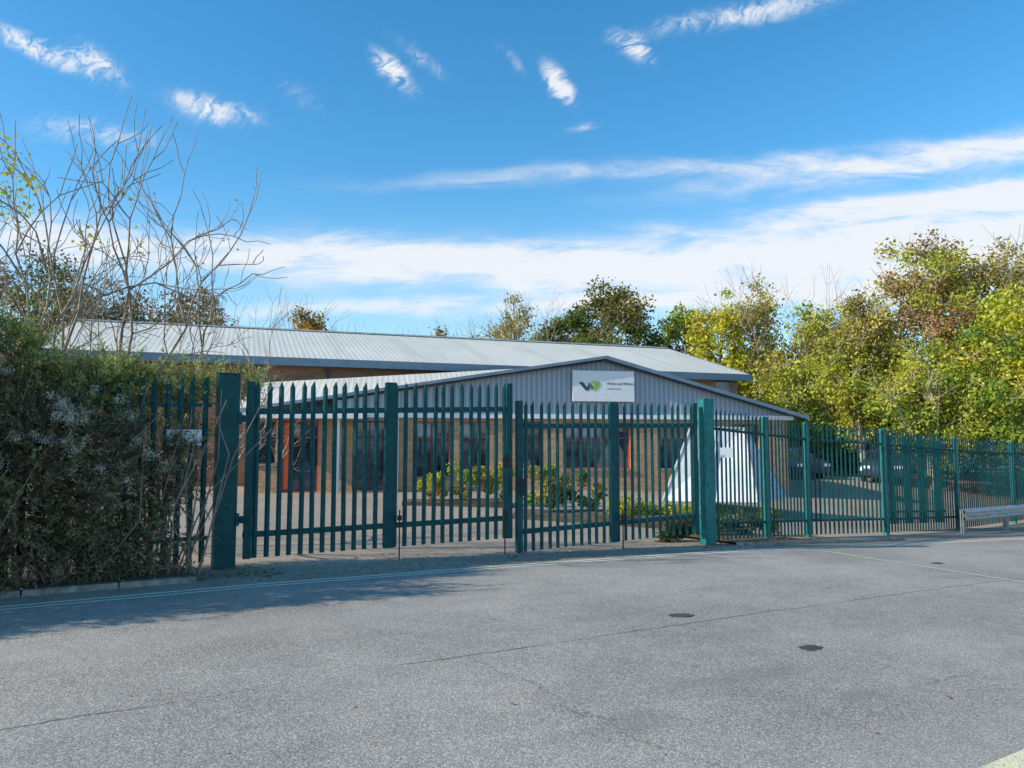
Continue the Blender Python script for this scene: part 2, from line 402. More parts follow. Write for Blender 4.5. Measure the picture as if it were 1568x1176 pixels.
def post(mb,x,y,w,dp,z0,z1,ang=ANG,cap=True):
    M=Matrix.Translation((x,y,0))@Matrix.Rotation(ang,4,'Z')
    mb.box(-w/2,w/2,-dp/2,dp/2,z0,z1,M)
    if cap: mb.box(-w/2-.006,w/2+.006,-dp/2-.006,dp/2+.006,z1+.001,z1+.012,M)
CAM=(0.3,-1,0)
def leafgate(name,p0,p1,zb,zt):
    root=empty(name); P0=Vector(p0);P1=Vector(p1);A=math.atan2(P1.y-P0.y,P1.x-P0.x)
    mb=MB(); pales(mb,p0,p1,zb,zt,.150,CAM,.15); mb.obj('pales',teal_m,root)
    mb=MB()
    for dz,ref in((-.40,zt),(.30,zb)): rail(mb,p0,p1,ref[0]+dz,ref[1]+dz,.075,.05)
    for k,w in((.015,.10),(.5,.15),(.985,.10)):
        q=P0.lerp(P1,k); zb_=zb[0]+(zb[1]-zb[0])*k; zt_=zt[0]+(zt[1]-zt[0])*k
        post(mb,q.x,q.y,w,.085,zb_-.01,zt_+.0,A,False)
    o=mb.obj('frame',teal_m,root); bevel(o,.006,1)
    mb=MB()
    for k in(.53,.955) if p0[0]<-1 else (.53,):
        q=P0.lerp(P1,k); z=gw(q.x,q.y); mb.cyl((q.x+.05,q.y-.09,z+.0),(q.x+.05,q.y-.09,zb[0]+.55),.011,.011,6)
        mb.box(q.x+.02,q.x+.08,q.y-.12,q.y-.06,zb[0]+.4,zb[0]+.47)
    mb.obj('drop_bolt',black_m,root)
    return root
GL0,GL1=(-3.50,10.16),(0.0,12.08); GR0,GR1=(.06,12.06),(3.33,13.98)
g1=leafgate('gate',GL0,GL1,(.17,.22),(2.47,2.6)); g2=leafgate('gate',GR0,GR1,(-.0,.09),(2.33,2.40))
mb=MB(); mb.box(-.13,-.03,11.93,12.0,1.30,1.44); mb.box(-.10,-.05,11.89,11.93,1.42,1.52); mb.obj('lock_box',black_m,g1)
mb=MB(); mb.box(.1,.2,11.90,11.97,1.0,1.12); mb.cyl((.15,11.9,1.0),(.15,11.9,.86),.03,.03,8); mb.cyl((.10,11.9,1.0),(.16,11.88,1.25),.008,.008,5); mb.obj('padlock',black_m,g2)
mb=MB()
for z in(.6,1.9): mb.cyl((-3.53,10.02,z),(-3.53,10.02,z+.16),.03,.03,10); mb.box(-3.56,-3.36,10.03,10.08,z+.03,z+.12)
mb.obj('hinges',teal_m,g1)
mb=MB(); post(mb,-3.68,10.0,.27,.15,.0,2.55,ANG); o=mb.obj('gate_post',teal_m); bevel(o,.012,2)
mb=MB(); post(mb,3.53,14.08,.27,.15,-.2,2.47,ANG); o=mb.obj('gate_post',teal_lit_m); bevel(o,.012,2)
mb=MB(); mb.box(3.70,3.92,13.80,13.815,1.42,1.60,None); o=mb.obj('notice_board',white_m)
def run(name,pts,mat,pm,face=CAM,posts=True,pitch=.15):
    root=empty(name)
    mp=MB();mr=MB();mq=MB()
    for (a0,a1) in zip(pts[:-1],pts[1:]):
        pales(mp,a0[:2],a1[:2],(a0[2]+.06,a1[2]+.06),(a0[3],a1[3]),pitch,face,.08)
        rail(mr,a0[:2],a1[:2],a0[3]-.38,a1[3]-.38,.05,.04); rail(mr,a0[:2],a1[:2],a0[2]+.36,a1[2]+.36,.05,.04)
    if posts:
        for q in pts[1:]: post(mq,q[0],q[1],.105,.10,q[2]-.1,q[3]-.02,ANG,False)
        mq.obj('posts',pm,root)
    mp.obj('pales',mat,root); mr.obj('rails',mat,root)
    return root
run('palisade_fence',[(3.68,14.2,-.13,2.33),(5.1,15.65,-.24,2.24),(6.4,16.9,-.33,2.17),(8.75,18.3,-.43,2.06),(11.9,20.85,-.6,1.90),(15.3,23.8,-.68,1.8),(20,28,-.75,1.8),(30,36,-.9,1.7)],teal_m,teal_lit_m)
run('palisade_fence',[(9.5,19.75,-.38,1.94),(11.95,21.5,-.5,1.83)],teal_m,teal_lit_m,posts=False,pitch=.12)
run('palisade_fence',[(-3.86,9.93,.1,2.52),(-6.1,8.45,.1,2.50),(-8.5,6.85,.12,2.5),(-12,4.5,.14,2.5)],teal_m,teal_m)
mb=MB(); mb.box(-.2,.2,-.006,.006,-.1,.1); o=mb.obj('warning_sign',white_m,loc=(-4.02,9.5,1.72),rz=ANG-.3); bevel(o,.003,1)
mb=MB(); mb.box(-.24,.24,.006,.02,-.115,-.1);mb.box(-.24,-.2,.006,.02,-.1,.11); mb.obj('bracket',black_m,o)

# guard rail
gr=empty('guard_rail'); p0=Vector((11.3,19.75));p1=Vector((19.5,25.6)); d2=(p1-p0).normalized(); n2=Vector((d2.y,-d2.x))
prof=[(.0,-.155),(.05,-.13),(.08,-.09),(.08,-.06),(.0,-.025),(.0,.025),(.08,.06),(.08,.09),(.05,.13),(.0,.155)]
vs=[]
for p,z in((p0,-.10),(p1,-.2)):
    for a_,b_ in prof: q=p+n2*(a_+.08); vs.append((q.x,q.y,z+b_))
n=len(prof); obj('beam',vs,[(i,i+1,n+i+1,n+i) for i in range(n-1)],galv_m,gr,False)
mb=MB()
for i in range(5):
    q=p0.lerp(p1,.02+.24*i); post(mb,q.x,q.y,.12,.1,-1.0,.03-.02*i,ANG,False)
mb.obj('posts',simple('rail_post',(.3,.29,.26),.8,.3,8),gr)

# ---------------------------------------------------------------- main hall
hA=math.atan2(.33,.943); hall=empty('industrial_building',(-14.8,26.8,.2),hA)
L=26.7; D1=7.0; EV=4.8; RG=6.8; X0=-1.2
mb=MB(); mb.add([(X0,0,-.3),(L,0,-.3),(L,0,EV-.1),(X0,0,EV-.1)],[(0,1,2,3)])
mb.add([(L,0,-.3),(L,2*D1,-.3),(L,2*D1,EV-.1),(L,D1,RG-.15),(L,0,EV-.1)],[(0,1,2,3,4)])
mb.add([(X0,0,-.3),(X0,2*D1,-.3),(X0,2*D1,EV-.1),(X0,D1,RG-.15),(X0,0,EV-.1)],[(4,3,2,1,0)])
mb.add([(X0,2*D1,-.3),(L,2*D1,-.3),(L,2*D1,EV-.1),(X0,2*D1,EV-.1)],[(3,2,1,0)])
mb.obj('walls',brickd_m,hall)
ov=.45; sl_=(RG-EV)/D1
def ribroof(name,x0,x1,y0,y1,z0,z1,mat,parent,per=.33):
    return obj(name,[(x0,y0,z0),(x1,y0,z0),(x1,y1,z1),(x0,y1,z1),(x0,y0,z0-.06),(x1,y0,z0-.06),(x1,y1,z1-.06),(x0,y1,z1-.06)],
     [(0,1,2,3),(7,6,5,4),(0,4,5,1),(1,5,6,2),(3,7,4,0)],mat,parent)
ribroof('roof_front',X0-ov,L+ov,-ov,D1,EV-sl_*ov+.05,RG+.05,roof_m,hall)
ribroof('roof_back',X0-ov,L+ov,2*D1+ov,D1+.001,EV-sl_*ov+.05,RG+.05,roof_m,hall)
mb=MB(); mb.box(X0-ov-.02,L+ov+.02,-ov-.07,-ov-.005,EV-.36,EV-.06); mb.box(X0-ov,L+ov,-ov,0.0-.004,EV-.34,EV-.30)
mb.obj('eaves_fascia',fasc_m,hall)
mb=MB()
for sx in(L+ov+.003,X0-ov-.063):
    mb.add([(sx+a_,yv,zv+dz) for a_ in(0,.06) for (yv,zv) in((-ov,EV-sl_*ov+.06),(D1,RG+.08)) for dz in(-.22,0)],[(0,1,3,2),(4,6,7,5),(1,5,7,3),(0,2,6,4),(0,4,5,1)])
mb.obj('verge_trim',fasc_m,hall)
mb=MB(); mb.box(X0-ov,L+ov,D1-.18,D1+.18,RG+.04,RG+.10); mb.obj('ridge_cap',simple('ridge',(.55,.56,.55),.5,.15,3),hall)
mb=MB()
for x_ in(3,8.2): mb.cyl((x_,-.1,0),(x_,-.1,EV-.4),.05,.05,8)
mb.obj('downpipe',dark_m,hall)
mb=MB(); mb.box(L-1.2,L-.4,-.03,.0-.005,3.9,4.5) ; mb.obj('high_window',glass_m,hall)

# ---------------------------------------------------------------- annex (reception)
aA=math.atan2(.167,.986); an=empty('office_annex',(-8.2,24,.2),aA); AL=18.05
def toA(x,y,z):
    v=Matrix.Rotation(-aA,4,'Z')@Vector((x+8.2,y-24,z-.2)); return (v.x,v.y,v.z)
EZ=2.45
ops=[(.25,.85,.9,2.2,'d'),(1.05,2.15,0,2.25,'r'),(3.2,4.25,0.05,2.25,'d'),(5.1,6.3,.45,2.25,'r'),(6.6,7.55,.45,2.25,'r'),(8.5,9.3,.75,2.25,'d'),(10.05,12.35,.7,2.25,'r'),(13.4,14.4,.7,2.2,'d'),(16,17,.8,2.2,'d')]
mb=MB(); x_=0
for (a0,a1,z0,z1,k) in ops:
    mb.box(x_,a0,0,.3,-.3,EZ); 
    if z0>.0: mb.box(a0,a1,.0,.3,-.3,z0)
    mb.box(a0,a1,0,.3,z1,EZ); x_=a1
mb.box(x_,AL,0,.3,-.3,EZ)
mb.box(0,.3,.301,5,-.3,EZ); mb.box(AL-.3,AL,.301,8,-.3,EZ)
mb.obj('brick_walls',brick_m,an)
gl=MB(); fr=MB(); fd=MB(); si=MB(); bl=MB()
for (a0,a1,z0,z1,k) in ops:
    gl.box(a0,a1,.16,.17,z0,z1); F=fr if k=='r' else fd
    t=.045; F.box(a0,a0+t,.08,.15,z0,z1);F.box(a1-t,a1,.08,.15,z0,z1);F.box(a0+t,a1-t,.08,.15,z1-t,z1);F.box(a0+t,a1-t,.08,.15,z0,z0+t)
    w=a1-a0; nv=max(1,round(w/.6))
    for i in range(1,nv): fd.box(a0+w*i/nv-.02,a0+w*i/nv+.02,.09,.145,z0+t,z1-t)
    if z1-z0>1: F.box(a0+t,a1-t,.095,.14,z1-.55,z1-.51)
    if z0>.3: si.box(a0-.05,a1+.05,-.06,.08,z0-.07,z0-.003)
    if k=='r': bl.box(a0+.1,a0+w*.55,.152,.157,z1-.5,z1-.1)
gl.obj('glass',glass_m,an); fr.obj('red_frames',red_m,an); fd.obj('dark_frames',dark_m,an); si.obj('sills',kerb_m,an); bl.obj('blinds',simple('blind',(.35,.36,.38),.7,.2,5),an)
mb=MB(); mb.box(1.1,1.36,.05,.078,.1,2.2); mb.obj('red_door_panel',simple('orange_red',(.80,.11,.03),.5,.1,4),an)
PX=toA(3.1,25.9,4.55); px_=PX[0]; pz=PX[2]
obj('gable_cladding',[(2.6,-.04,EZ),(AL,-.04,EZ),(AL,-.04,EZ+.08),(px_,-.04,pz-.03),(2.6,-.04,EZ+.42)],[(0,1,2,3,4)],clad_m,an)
obj('gable_back',[(0,.3,EZ),(AL,.3,EZ),(px_,.3,pz-.1)],[(2,1,0)],dark_m,an)
mb=MB(); mb.box(-.3,AL+.2,-.12,-.045,EZ-.10,EZ+.05); mb.obj('white_eaves_band',whitef_m,an)
Bq=toA(2.7,31.9,5.0); Cq=toA(-9.0,27.9,3.95); Sq=toA(9.0,34.3,3.0)
A_=(-.5,-.3,EZ+.08); P_=(px_,-.3,pz+.08); R_=(AL+.6,-.3,EZ+.0)
obj('roof_left',[A_,P_,Bq,Cq],[(0,1,2),(0,2,3)],roof_m,an)
obj('roof_right',[P_,R_,(AL+.6,8,EZ),(px_-.3,8,pz+.1),Bq],[(0,1,2,3),(0,3,4)],roof_m,an)
def bar(mb,p,q,h,y0,y1):
    mb.add([(p[0],y0,p[2]),(q[0],y0,q[2]),(q[0],y0,q[2]-h),(p[0],y0,p[2]-h),(p[0],y1,p[2]),(q[0],y1,q[2]),(q[0],y1,q[2]-h),(p[0],y1,p[2]-h)],[(0,3,2,1),(4,5,6,7),(0,1,5,4),(3,7,6,2),(0,4,7,3),(1,2,6,5)])
mb=MB(); bar(mb,(-.5,0,EZ+.10),(px_,0,pz+.10),.10,-.38,-.302); bar(mb,(px_,0,pz+.10),(AL+.65,0,EZ+.03),.12,-.38,-.302); mb.obj('verge_fascia',fasc_m,an)
mb=MB(); bar(mb,(-.5,0,EZ-.04+.05),(px_,0,pz-.04),.02,-.30,-.045); bar(mb,(px_,0,pz-.04),(AL+.6,0,EZ-.08),.02,-.30,-.045); mb.obj('soffit',dark_m,an)
mb=MB(); mb.cyl((2.75,-.35,-.2),(2.75,-.35,EZ-.1),.07,.07,10); mb.cyl((4.6,-.12,-.2),(4.6,-.12,EZ-.1),.04,.04,8); mb.obj('canopy_posts',whitef_m,an)
mb=MB(); mb.box(-.4,3.6,-.9,-.13,EZ-.16,EZ+.02); mb.obj('entrance_canopy',whitef_m,an)
# sign
sg=empty('company_sign',(3.05,25.70,3.64),aA)
mb=MB(); mb.box(-1.06,1.06,-.03,.03,-.51,.51); mb.obj('panel',white_m,sg)
navy=simple('sign_navy',(.03,.06,.12),.5,.05,3); tealp=simple('sign_slate',(.05,.10,.14),.5,.05,3); lime=simple('sign_lime',(.30,.46,.06),.5,.05,3); grn=simple('sign_green',(.07,.22,.10),.5,.05,3)
def poly(name,pts,mat,y=-.036): obj(name,[(a_,y,b_) for a_,b_ in pts],[tuple(range(len(pts)))],mat,sg)
poly('logo_v1',[(-.86,.12),(-.70,.12),(-.50,-.14),(-.62,-.16)],navy)
poly('logo_v2',[(-.62,-.165),(-.50,-.145),(-.42,.08),(-.54,.08)],tealp,-.038)
poly('logo_v3',[(-.56,.09),(-.44,.09),(-.28,-.12),(-.40,-.14)],grn,-.040)
poly('logo_v4',[(-.42,-.145),(-.26,-.13),(-.14,.0),(-.14,.14),(-.32,.16),(-.44,.12),(-.30,.02)],lime,-.042)
def text(name,body,x,z,size,mat):
    cu=bpy.data.curves.new(name,'FONT'); cu.body=body; cu.size=size; cu.extrude=.002; cu.materials.append(mat)
    o=bpy.data.objects.new(name,cu); COL.objects.link(o); o.parent=sg; o.location=(x,-.036,z); o.rotation_euler=(math.pi/2,0,0)
text('name_text','Wicks and Wilson',.10,.05,.125,tealp); text('small_text','a stratatel company',.10,-.10,.06,tealp)

# white tent-like structure in front of the annex
tent=empty('storage_tent')
b0=Vector((4.25,22.0,.1));b1=Vector((6.75,21.4,.1));b2=Vector((8.3,23.4,.1));b3=Vector((5.6,24.2,.1)); t0=Vector((5.2,22.5,2.2));t1=Vector((6.75,22.5,2.15)); 
obj('canvas',[b0,b1,b2,b3,t0,t1],[(0,1,5,4),(1,2,5),(2,3,4,5),(3,0,4)],simple('white_canvas',(.74,.75,.77),.7,.12,2,bs=.3),tent)
mb=MB()
for a_,c_ in((b0,t0),(b1,t1),(t0,t1),(b2,t1)): mb.cyl(a_,c_,.035,.035,6)
mb.cyl(b0.lerp(b1,.5)+Vector((0,-.01,0)),t0.lerp(t1,.5)+Vector((0,-.01,0)),.02,.02,6)
mb.obj('poles',galv_m,tent)
fa=[b0.lerp(b1,.30),b0.lerp(b1,.55),t0.lerp(t1,.45).lerp(b0.lerp(b1,.5),.15),t0.lerp(t1,.25).lerp(b0.lerp(b1,.3),.15)]
obj('dark_opening',[v+Vector((0,-.02,.0)) for v in fa],[(0,1,2,3)],dark_m,tent)  # dark panel on the canvas, painted shade in place of a real opening

# ---------------------------------------------------------------- cars
def car(name,x,y,rz,colr):
    z=gw(x,y); root=empty(name,(x,y,z),rz)
    pm=simple(name+'_paint',colr,.25,.05,2,spec=.8)
    prof=[(-2.1,.28),(-2.15,.55),(-2.1,.85),(-1.9,.98),(-1.6,1.0),(.95,.98),(1.7,.86),(2.05,.7),(2.12,.5),(2.08,.28)]
    mb=MB(); n=len(prof)
    vs=[]
    for w in(-.86,-.80,.80,.86):
        for px2,pz2 in prof: vs.append((px2*(1 if abs(w)<.85 else .985),w,pz2 if abs(w)<.85 else .28+(pz2-.28)*.88))
    fs=[(k*n+i,k*n+(i+1)%n,(k+1)*n+(i+1)%n,(k+1)*n+i) for k in (0,1,2) for i in range(n)]
    fs+=[tuple(range(n)),tuple(range(3*n,4*n))[::-1]]
    mb.add(vs,fs); o=mb.obj('body',pm,root); bevel(o,.04,3)
    cab=[(-1.85,.96),(-1.35,1.42),(.15,1.46),(1.05,.96)]
    vs=[];
    for w0,w1 in((-.76,-.58),(.76,.58)):
        vs+= [(cab[0][0],w0,cab[0][1]),(cab[1][0],w1,cab[1][1]),(cab[2][0],w1,cab[2][1]),(cab[3][0],w0,cab[3][1])]
    o=obj('cabin_glass',vs,[(0,1,2,3),(7,6,5,4),(0,4,5,1),(2,6,7,3)],glass_m,root)
    mb=MB(); mb.add([(-1.4,-.6,1.43),(.2,-.6,1.47),(.2,.6,1.47),(-1.4,.6,1.43),(-1.3,-.5,1.49),(.1,-.5,1.52),(.1,.5,1.52),(-1.3,.5,1.49)],[(0,1,5,4),(1,2,6,5),(2,3,7,6),(3,0,4,7),(4,5,6,7)])
    for sgn in(-1,1):
        for a_,b_ in((cab[0],cab[1]),(cab[2],cab[3]),((-.55,.96),(-.5,1.44))):
            w=lambda zz:.77-(zz-.96)*.40
            mb.cyl((a_[0],sgn*w(a_[1]),a_[1]),(b_[0],sgn*w(b_[1]),b_[1]),.035,.035,5)
    mb.obj('roof_and_pillars',pm,root,True)
    mb=MB(); hb=MB()
    for wx in(-1.35,1.3):
        for sgn in(-1,1):
            mb.cyl((wx,sgn*.70,.31),(wx,sgn*.88,.31),.31,.31,20); hb.cyl((wx,sgn*.881,.31),(wx,sgn*.89,.31),.19,.17,12)
    mb.obj('tyres',black_m,root); hb.obj('hubs',galv_m,root)
    mb=MB(); 
    for sgn in(-1,1): mb.box(-2.17,-2.1,sgn*.66-.13,sgn*.66+.13,.66,.82)
    mb.obj('tail_lights',red_m,root)
    mb=MB()
    for sgn in(-1,1): mb.box(2.03,2.11,sgn*.62-.16,sgn*.62+.16,.58,.7)
    mb.obj('headlights',white_m,root)
car('parked_car',16.6,34.5,math.radians(-120),(.05,.06,.09))
car('parked_car',12.8,36,math.radians(-80),(.02,.03,.07))
car('parked_car',22.5,41,math.radians(-100),(.5,.05,.03))

# ---------------------------------------------------------------- trees
TR=[# name,x,y,top,R,crownbase,pal
('autumn_tree',-21.4,35,10.2,3.4,2.0,'brown',10000,.085,'olive'),
('autumn_tree',-26,37,10.8,3.6,2.0,'brown',7000,.10,None),
('hawthorn_tree',-19.4,38,9.5,3.2,2,'olive',10000,.095,'brown'),
('oak_tree',-17.6,42,10.4,2.9,2,'olive',10000,.095,'brown'),
('maple_tree',-13.0,50,10.9,2.4,3,'orange',6500,.11,None),
('oak_tree',-5.4,55,10.2,1.6,3,'rust',3000,.12,None),
('willow_tree',0.0,55,12.0,2.9,3,'yg',8000,.10,'ochre'),
('oak_tree',6.7,52,12.8,3.5,3.5,'green',17000,.115,'olive'),
('oak_tree',3.8,53,11.6,2.2,3.5,'green',8000,.12,None),
('ash_tree',11.0,50,10.8,2.0,3,'green',6500,.11,'lush'),
('lime_tree',12.9,47,10.9,2.5,2,'yellow',11500,.105,'yellow'),
('lime_tree',15.3,48,11.9,2.8,2,'yg',11000,.10,'ochre'),
('hazel_tree',17.3,45,9.8,2.8,1,'ochre',10000,.105,'yg'),
('hazel_tree',20.0,46,9.4,2.8,1,'yg',8000,.11,'ochre'),
('beech_tree',19.6,36.5,12.0,3.1,2.2,'yg',22000,.085,'rust'),
('beech_tree',22.8,35,11.2,3.2,2.0,'lush',19000,.085,'ochre'),
('maple_tree',16.6,36.5,8.8,2.2,1.5,'yg',13000,.09,'ochre'),
('sycamore_tree',20.5,30.5,7.8,2.5,1.8,'lush',13000,.085,'yellow'),
('hazel_tree',17.6,32.5,5.9,2.3,1.0,'lush',11000,.08,'yg'),
('hazel_tree',25,33,9.5,3.5,1.5,'lush',8000,.11,'ochre'),
('hazel_tree',14.3,40,5.8,2.2,.8,'lush',9000,.09,'yg'),
]
for t in TR:
    tree(t[0],t[1],t[2],t[3],t[4],t[5],t[6],t[7],t[8],t[9],dens=120 if t[7]>8000 else 60,bark=palebark_m if t[2]<41 and t[1]>0 else bark_m)
bare('bare_tree',-16.2,50,12.0,1.0,twig_m,3,4,.07)
bare('bare_tree',-10.6,52,10.4,1.3,twig_m,3,4,.06)
bare('bare_tree',-3.4,56,11.6,1.2,twig_m,4,4,.06)
bare('bare_tree',0.9,54,12.4,1.1,twig_m,4,4,.06)
bare('bare_tree',16.2,47.5,12.8,1.2,twig_m,4,4,.06)
bare('bare_tree',19.3,48,10.8,1.2,twig_m,4,4,.06)
bare('bare_tree',24.5,36,12.0,1.2,twig_m,4,4,.07)
bare('bare_tree',-23,34,11.0,1.2,twig_m,4,4,.06)
bt,sgs=bare('birch_tree',-6.6,11.3,6.7,1.2,birch_m,4,4,.045,lean=.02,wob=.34,side=.75,minr=.005,squash=.74)
tips=np.array([tuple(s[1]) for s in sgs if s[3]<.012])
sel=tips[(tips[:,2]>4.5)&(tips[:,2]<5.3)&(np.abs(tips[:,0]-.5)<.35)]
if len(sel)<5: sel=tips[:40]
sel=sel[:16]
P=sel[rng.integers(0,len(sel),260)]+rng.normal(size=(260,3))*.09
leafcloud('last_leaves',P,.035,np.array(PAL['yellow'])[rng.integers(0,3,260)],parent=bt)
P=tips[rng.integers(0,len(tips),250)]+rng.normal(size=(250,3))*.05
leafcloud('buds_and_leaves',P,.022,np.array(PAL['brown'])[rng.integers(0,3,250)],parent=bt)

def bank(name,pts,h,depth,n,leaf,pals,clr=1.0,vary=.35):
    """continuous hedge along polyline"""
    pts=[Vector((*p,0)) for p in pts]; Ls=[(b_-a_).length for a_,b_ in zip(pts,pts[1:])]; tot_=sum(Ls)
    k=int(tot_/(.35*max(.6,h*.4)))*4; C=[];R=[]
    for i in range(k):
        d_=random.uniform(0,tot_); j=0
        while d_>Ls[j]: d_-=Ls[j]; j+=1
        p=pts[j].lerp(pts[j+1],d_/Ls[j]); hh=h*(1+vary*math.sin(p.x*1.3+p.y*.7)*.5+vary*random.uniform(-.5,.5))
        z=random.uniform(.1,1)**.7*hh; C.append((p.x+random.gauss(0,depth*.4),p.y+random.gauss(0,depth*.4),gw(p.x,p.y)+z)); R.append(random.uniform(.12,.25)*max(h,.8))
    C=np.array(C);R=np.array(R); idx=rng.integers(0,k,n)
    P=C[idx]+rdir(n)*(R[idx]*rng.uniform(0,1,n)**.5)[:,None]
    gzmin=np.array([gw(p[0],p[1]) for p in C])[idx]; P[:,2]=np.maximum(P[:,2],gzmin+.01)
    pa=np.array(sum([PAL[q] for q in pals],[])); cc=pa[rng.integers(0,len(pa),k)]*clr
    return leafcloud(name,P,leaf,cc[idx]*rng.uniform(.6,1.35,n)[:,None])
bank('hedge',[(10.5,43),(16,42.5),(22,42.8),(32,42)],3.0,1.2,26000,.11,['lush','yg','green'])
bank('hedge',[(13.5,38.5),(18,38.8)],1.5,.7,6000,.09,['green','olive'],.8)
bank('hedge',[(21,31),(27,36),(34,40)],2.6,1.0,12000,.09,['lush','yellow','yg'])
bank('distant_trees',[(-60,60),(-30,66),(0,70),(30,64),(60,52)],8.0,4,26000,.28,['brown','olive','ochre'],.75)
bank('distant_trees',[(34,60),(46,44),(52,25)],9,4,10000,.25,['yg','olive','ochre'],.8)
bank('ornamental_shrubs',[(-2.3,20.3),(-.2,20.6)],.85,.35,6000,.035,['yg','lush','orange'])
bank('ornamental_shrubs',[(.4,18.4),(2.1,18.9)],.95,.4,6500,.035,['lush','ochre','green'])
bank('ornamental_shrubs',[(2.2,17.6),(4.4,18.2)],.55,.3,5500,.03,['yellow','yg'])
bank('low_shrubs',[(3.6,15.6),(5.7,17.1)],.5,.25,7000,.025,['green','lush'],.6)
bank('low_shrubs',[(2.75,14.35),(3.4,14.75)],.3,.15,2500,.022,['green','olive'],.5)
def bed(name,pts):
    zz=max(gw(*p) for p in pts)+.06; n=len(pts)
    obj(name,[(p[0],p[1],zz) for p in pts]+[(p[0],p[1],zz-.6) for p in pts],[tuple(range(n))]+[(i,(i+1)%n,n+(i+1)%n,n+i)[::-1] for i in range(n)],verge_m)
bed('planting_bed',[(-2.8,19.8),(-.0,20.1),(-.1,21.3),(-2.8,21)])
bed('planting_bed',[(0,17.9),(4.7,17.2),(4.6,19.2),(.1,19.5)])

# ---------------------------------------------------------------- left overgrown hedge (feathery shoots)
def shoots(name,ells,nsh,nl,ln,leaf,cols,parent=None,up=.35,clump=0.0,wid=.26):
    vol=np.array([a[3]*a[4]*a[5] for a in ells])**.8; idx=rng.choice(len(ells),nsh,p=vol/vol.sum()); Ea=np.array(ells)
    u=rdir(nsh); rad=rng.uniform(.25,1,nsh)**.4
    if clump:   # pull shoots towards shared boughs: gives mounds and gaps
        nb=nsh//40+4; bu=rdir(nb); m_=rng.uniform(0,1,nsh)<.75
        cand=rng.integers(0,nb,(nsh,5)); dots=np.einsum('ij,ikj->ik',u,bu[cand]); best=cand[np.arange(nsh),dots.argmax(1)]
        u2=u*(1-clump)+bu[best]*clump; u2/=np.linalg.norm(u2,axis=1)[:,None]; u=np.where(m_[:,None],u2,u)
        amp=rng.uniform(.70,1.18,nb)[best]; rad=rad*np.where(m_,amp,.82)
        tint=rng.uniform(.6,1.4,nb)[best]
    else: tint=np.ones(nsh)
    lo=u*rad[:,None]*Ea[idx,3:6]; w_=np.stack([lo[:,0]*ux-lo[:,1]*uy,lo[:,0]*uy+lo[:,1]*ux,lo[:,2]],1)
    uw=np.stack([u[:,0]*ux-u[:,1]*uy,u[:,0]*uy+u[:,1]*ux,u[:,2]],1)
    B=Ea[idx,:3]+w_
    dirn=uw*.9+rng.normal(size=(nsh,3))*.4; dirn[:,2]+=up; dirn/=np.linalg.norm(dirn,axis=1)[:,None]
    Ln=ln*rng.uniform(.45,1.5,nsh)
    t=np.tile(np.linspace(.05,1,nl),nsh); I=np.repeat(np.arange(nsh),nl); m=len(I)
    P=B[I]+dirn[I]*(Ln[I]*t)[:,None]; P[:,2]-=.18*(t**2)*Ln[I]
    side=np.cross(dirn[I],rdir(m)); side/=np.linalg.norm(side,axis=1)[:,None]+1e-9
    ax=side*.8+dirn[I]*.55; ax/=np.linalg.norm(ax,axis=1)[:,None]
    s=(leaf*(1.15-.7*t)*rng.uniform(.7,1.3,m))[:,None]
    P=P+ax*s; V=np.cross(ax,rdir(m)); V/=np.linalg.norm(V,axis=1)[:,None]+1e-9
    ca=np.array(cols)[rng.integers(0,len(cols),nsh)]*tint[:,None]
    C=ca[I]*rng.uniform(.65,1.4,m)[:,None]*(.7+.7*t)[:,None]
    keep=P[:,2]>.08
    quads(name,P[keep],(ax*s)[keep],(V*s*wid)[keep],C[keep],leaf_m,parent)
    sgm=[]
    for i in range(0,nsh,2):
        p=Vector(B[i]); q=p+Vector(dirn[i])*float(Ln[i]); q.z-=.18*Ln[i]
        if p.z>.1: sgm.append((p-Vector(dirn[i])*.2,q,.005,.002))
    return sgm
hedge=empty('overgrown_shrub')
def el(s,t,z,a,b_,c): p=W(s,t); return (p.x,p.y,z,a,b_,c)
near=[el(-5.05,.98,1.05,.55,.42,1.05),el(-5.85,.95,1.1,.65,.48,1.15),el(-6.8,1.0,1.4,.8,.55,1.4),el(-7.8,1.1,1.6,.9,.6,1.6),
      el(-4.5,1.0,.55,.38,.30,.45),el(-4.2,1.05,1.4,.34,.18,.36),el(-6.3,1.3,1.8,.5,.5,.85),el(-5.4,.75,1.6,.32,.28,.4)]
back=[el(-4.35,1.75,1.65,.65,.3,.8),el(-5.2,1.8,1.7,.7,.35,.85)]
cols=[(.19,.19,.105),(.14,.155,.085),(.21,.195,.10),(.23,.165,.11),(.27,.245,.13)]
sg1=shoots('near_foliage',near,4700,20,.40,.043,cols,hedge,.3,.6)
sg2=shoots('climber_foliage',back,850,20,.30,.034,[(.19,.24,.07),(.25,.28,.09),(.14,.18,.06)],hedge)
tops=[el(-4.1,1.65,2.36,.55,.25,.20),el(-3.35,2.1,2.42,.45,.22,.16),el(-5.2,1.5,2.2,.6,.4,.35),el(-6.0,1.3,2.55,.4,.4,.45),el(-6.9,1.3,2.9,.6,.4,.5),el(-4.8,1.6,2.45,.3,.25,.25)]
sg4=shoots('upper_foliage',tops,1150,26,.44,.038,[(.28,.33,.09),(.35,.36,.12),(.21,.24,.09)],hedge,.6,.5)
off=[(-5.95,7.2,1.45,.6,.6,1.85),(-7.0,6.7,1.6,.8,.7,1.9),(-8.3,6.0,1.6,1.0,.9,1.9),(-9.8,5.0,1.6,1.1,1.0,1.9)]
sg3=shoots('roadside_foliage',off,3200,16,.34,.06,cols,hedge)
segs_obj('stems',sg1+sg2+sg3[::3]+sg4,simple('stem',(.28,.21,.155),.9,.3,8),hedge,3)
wood=[]
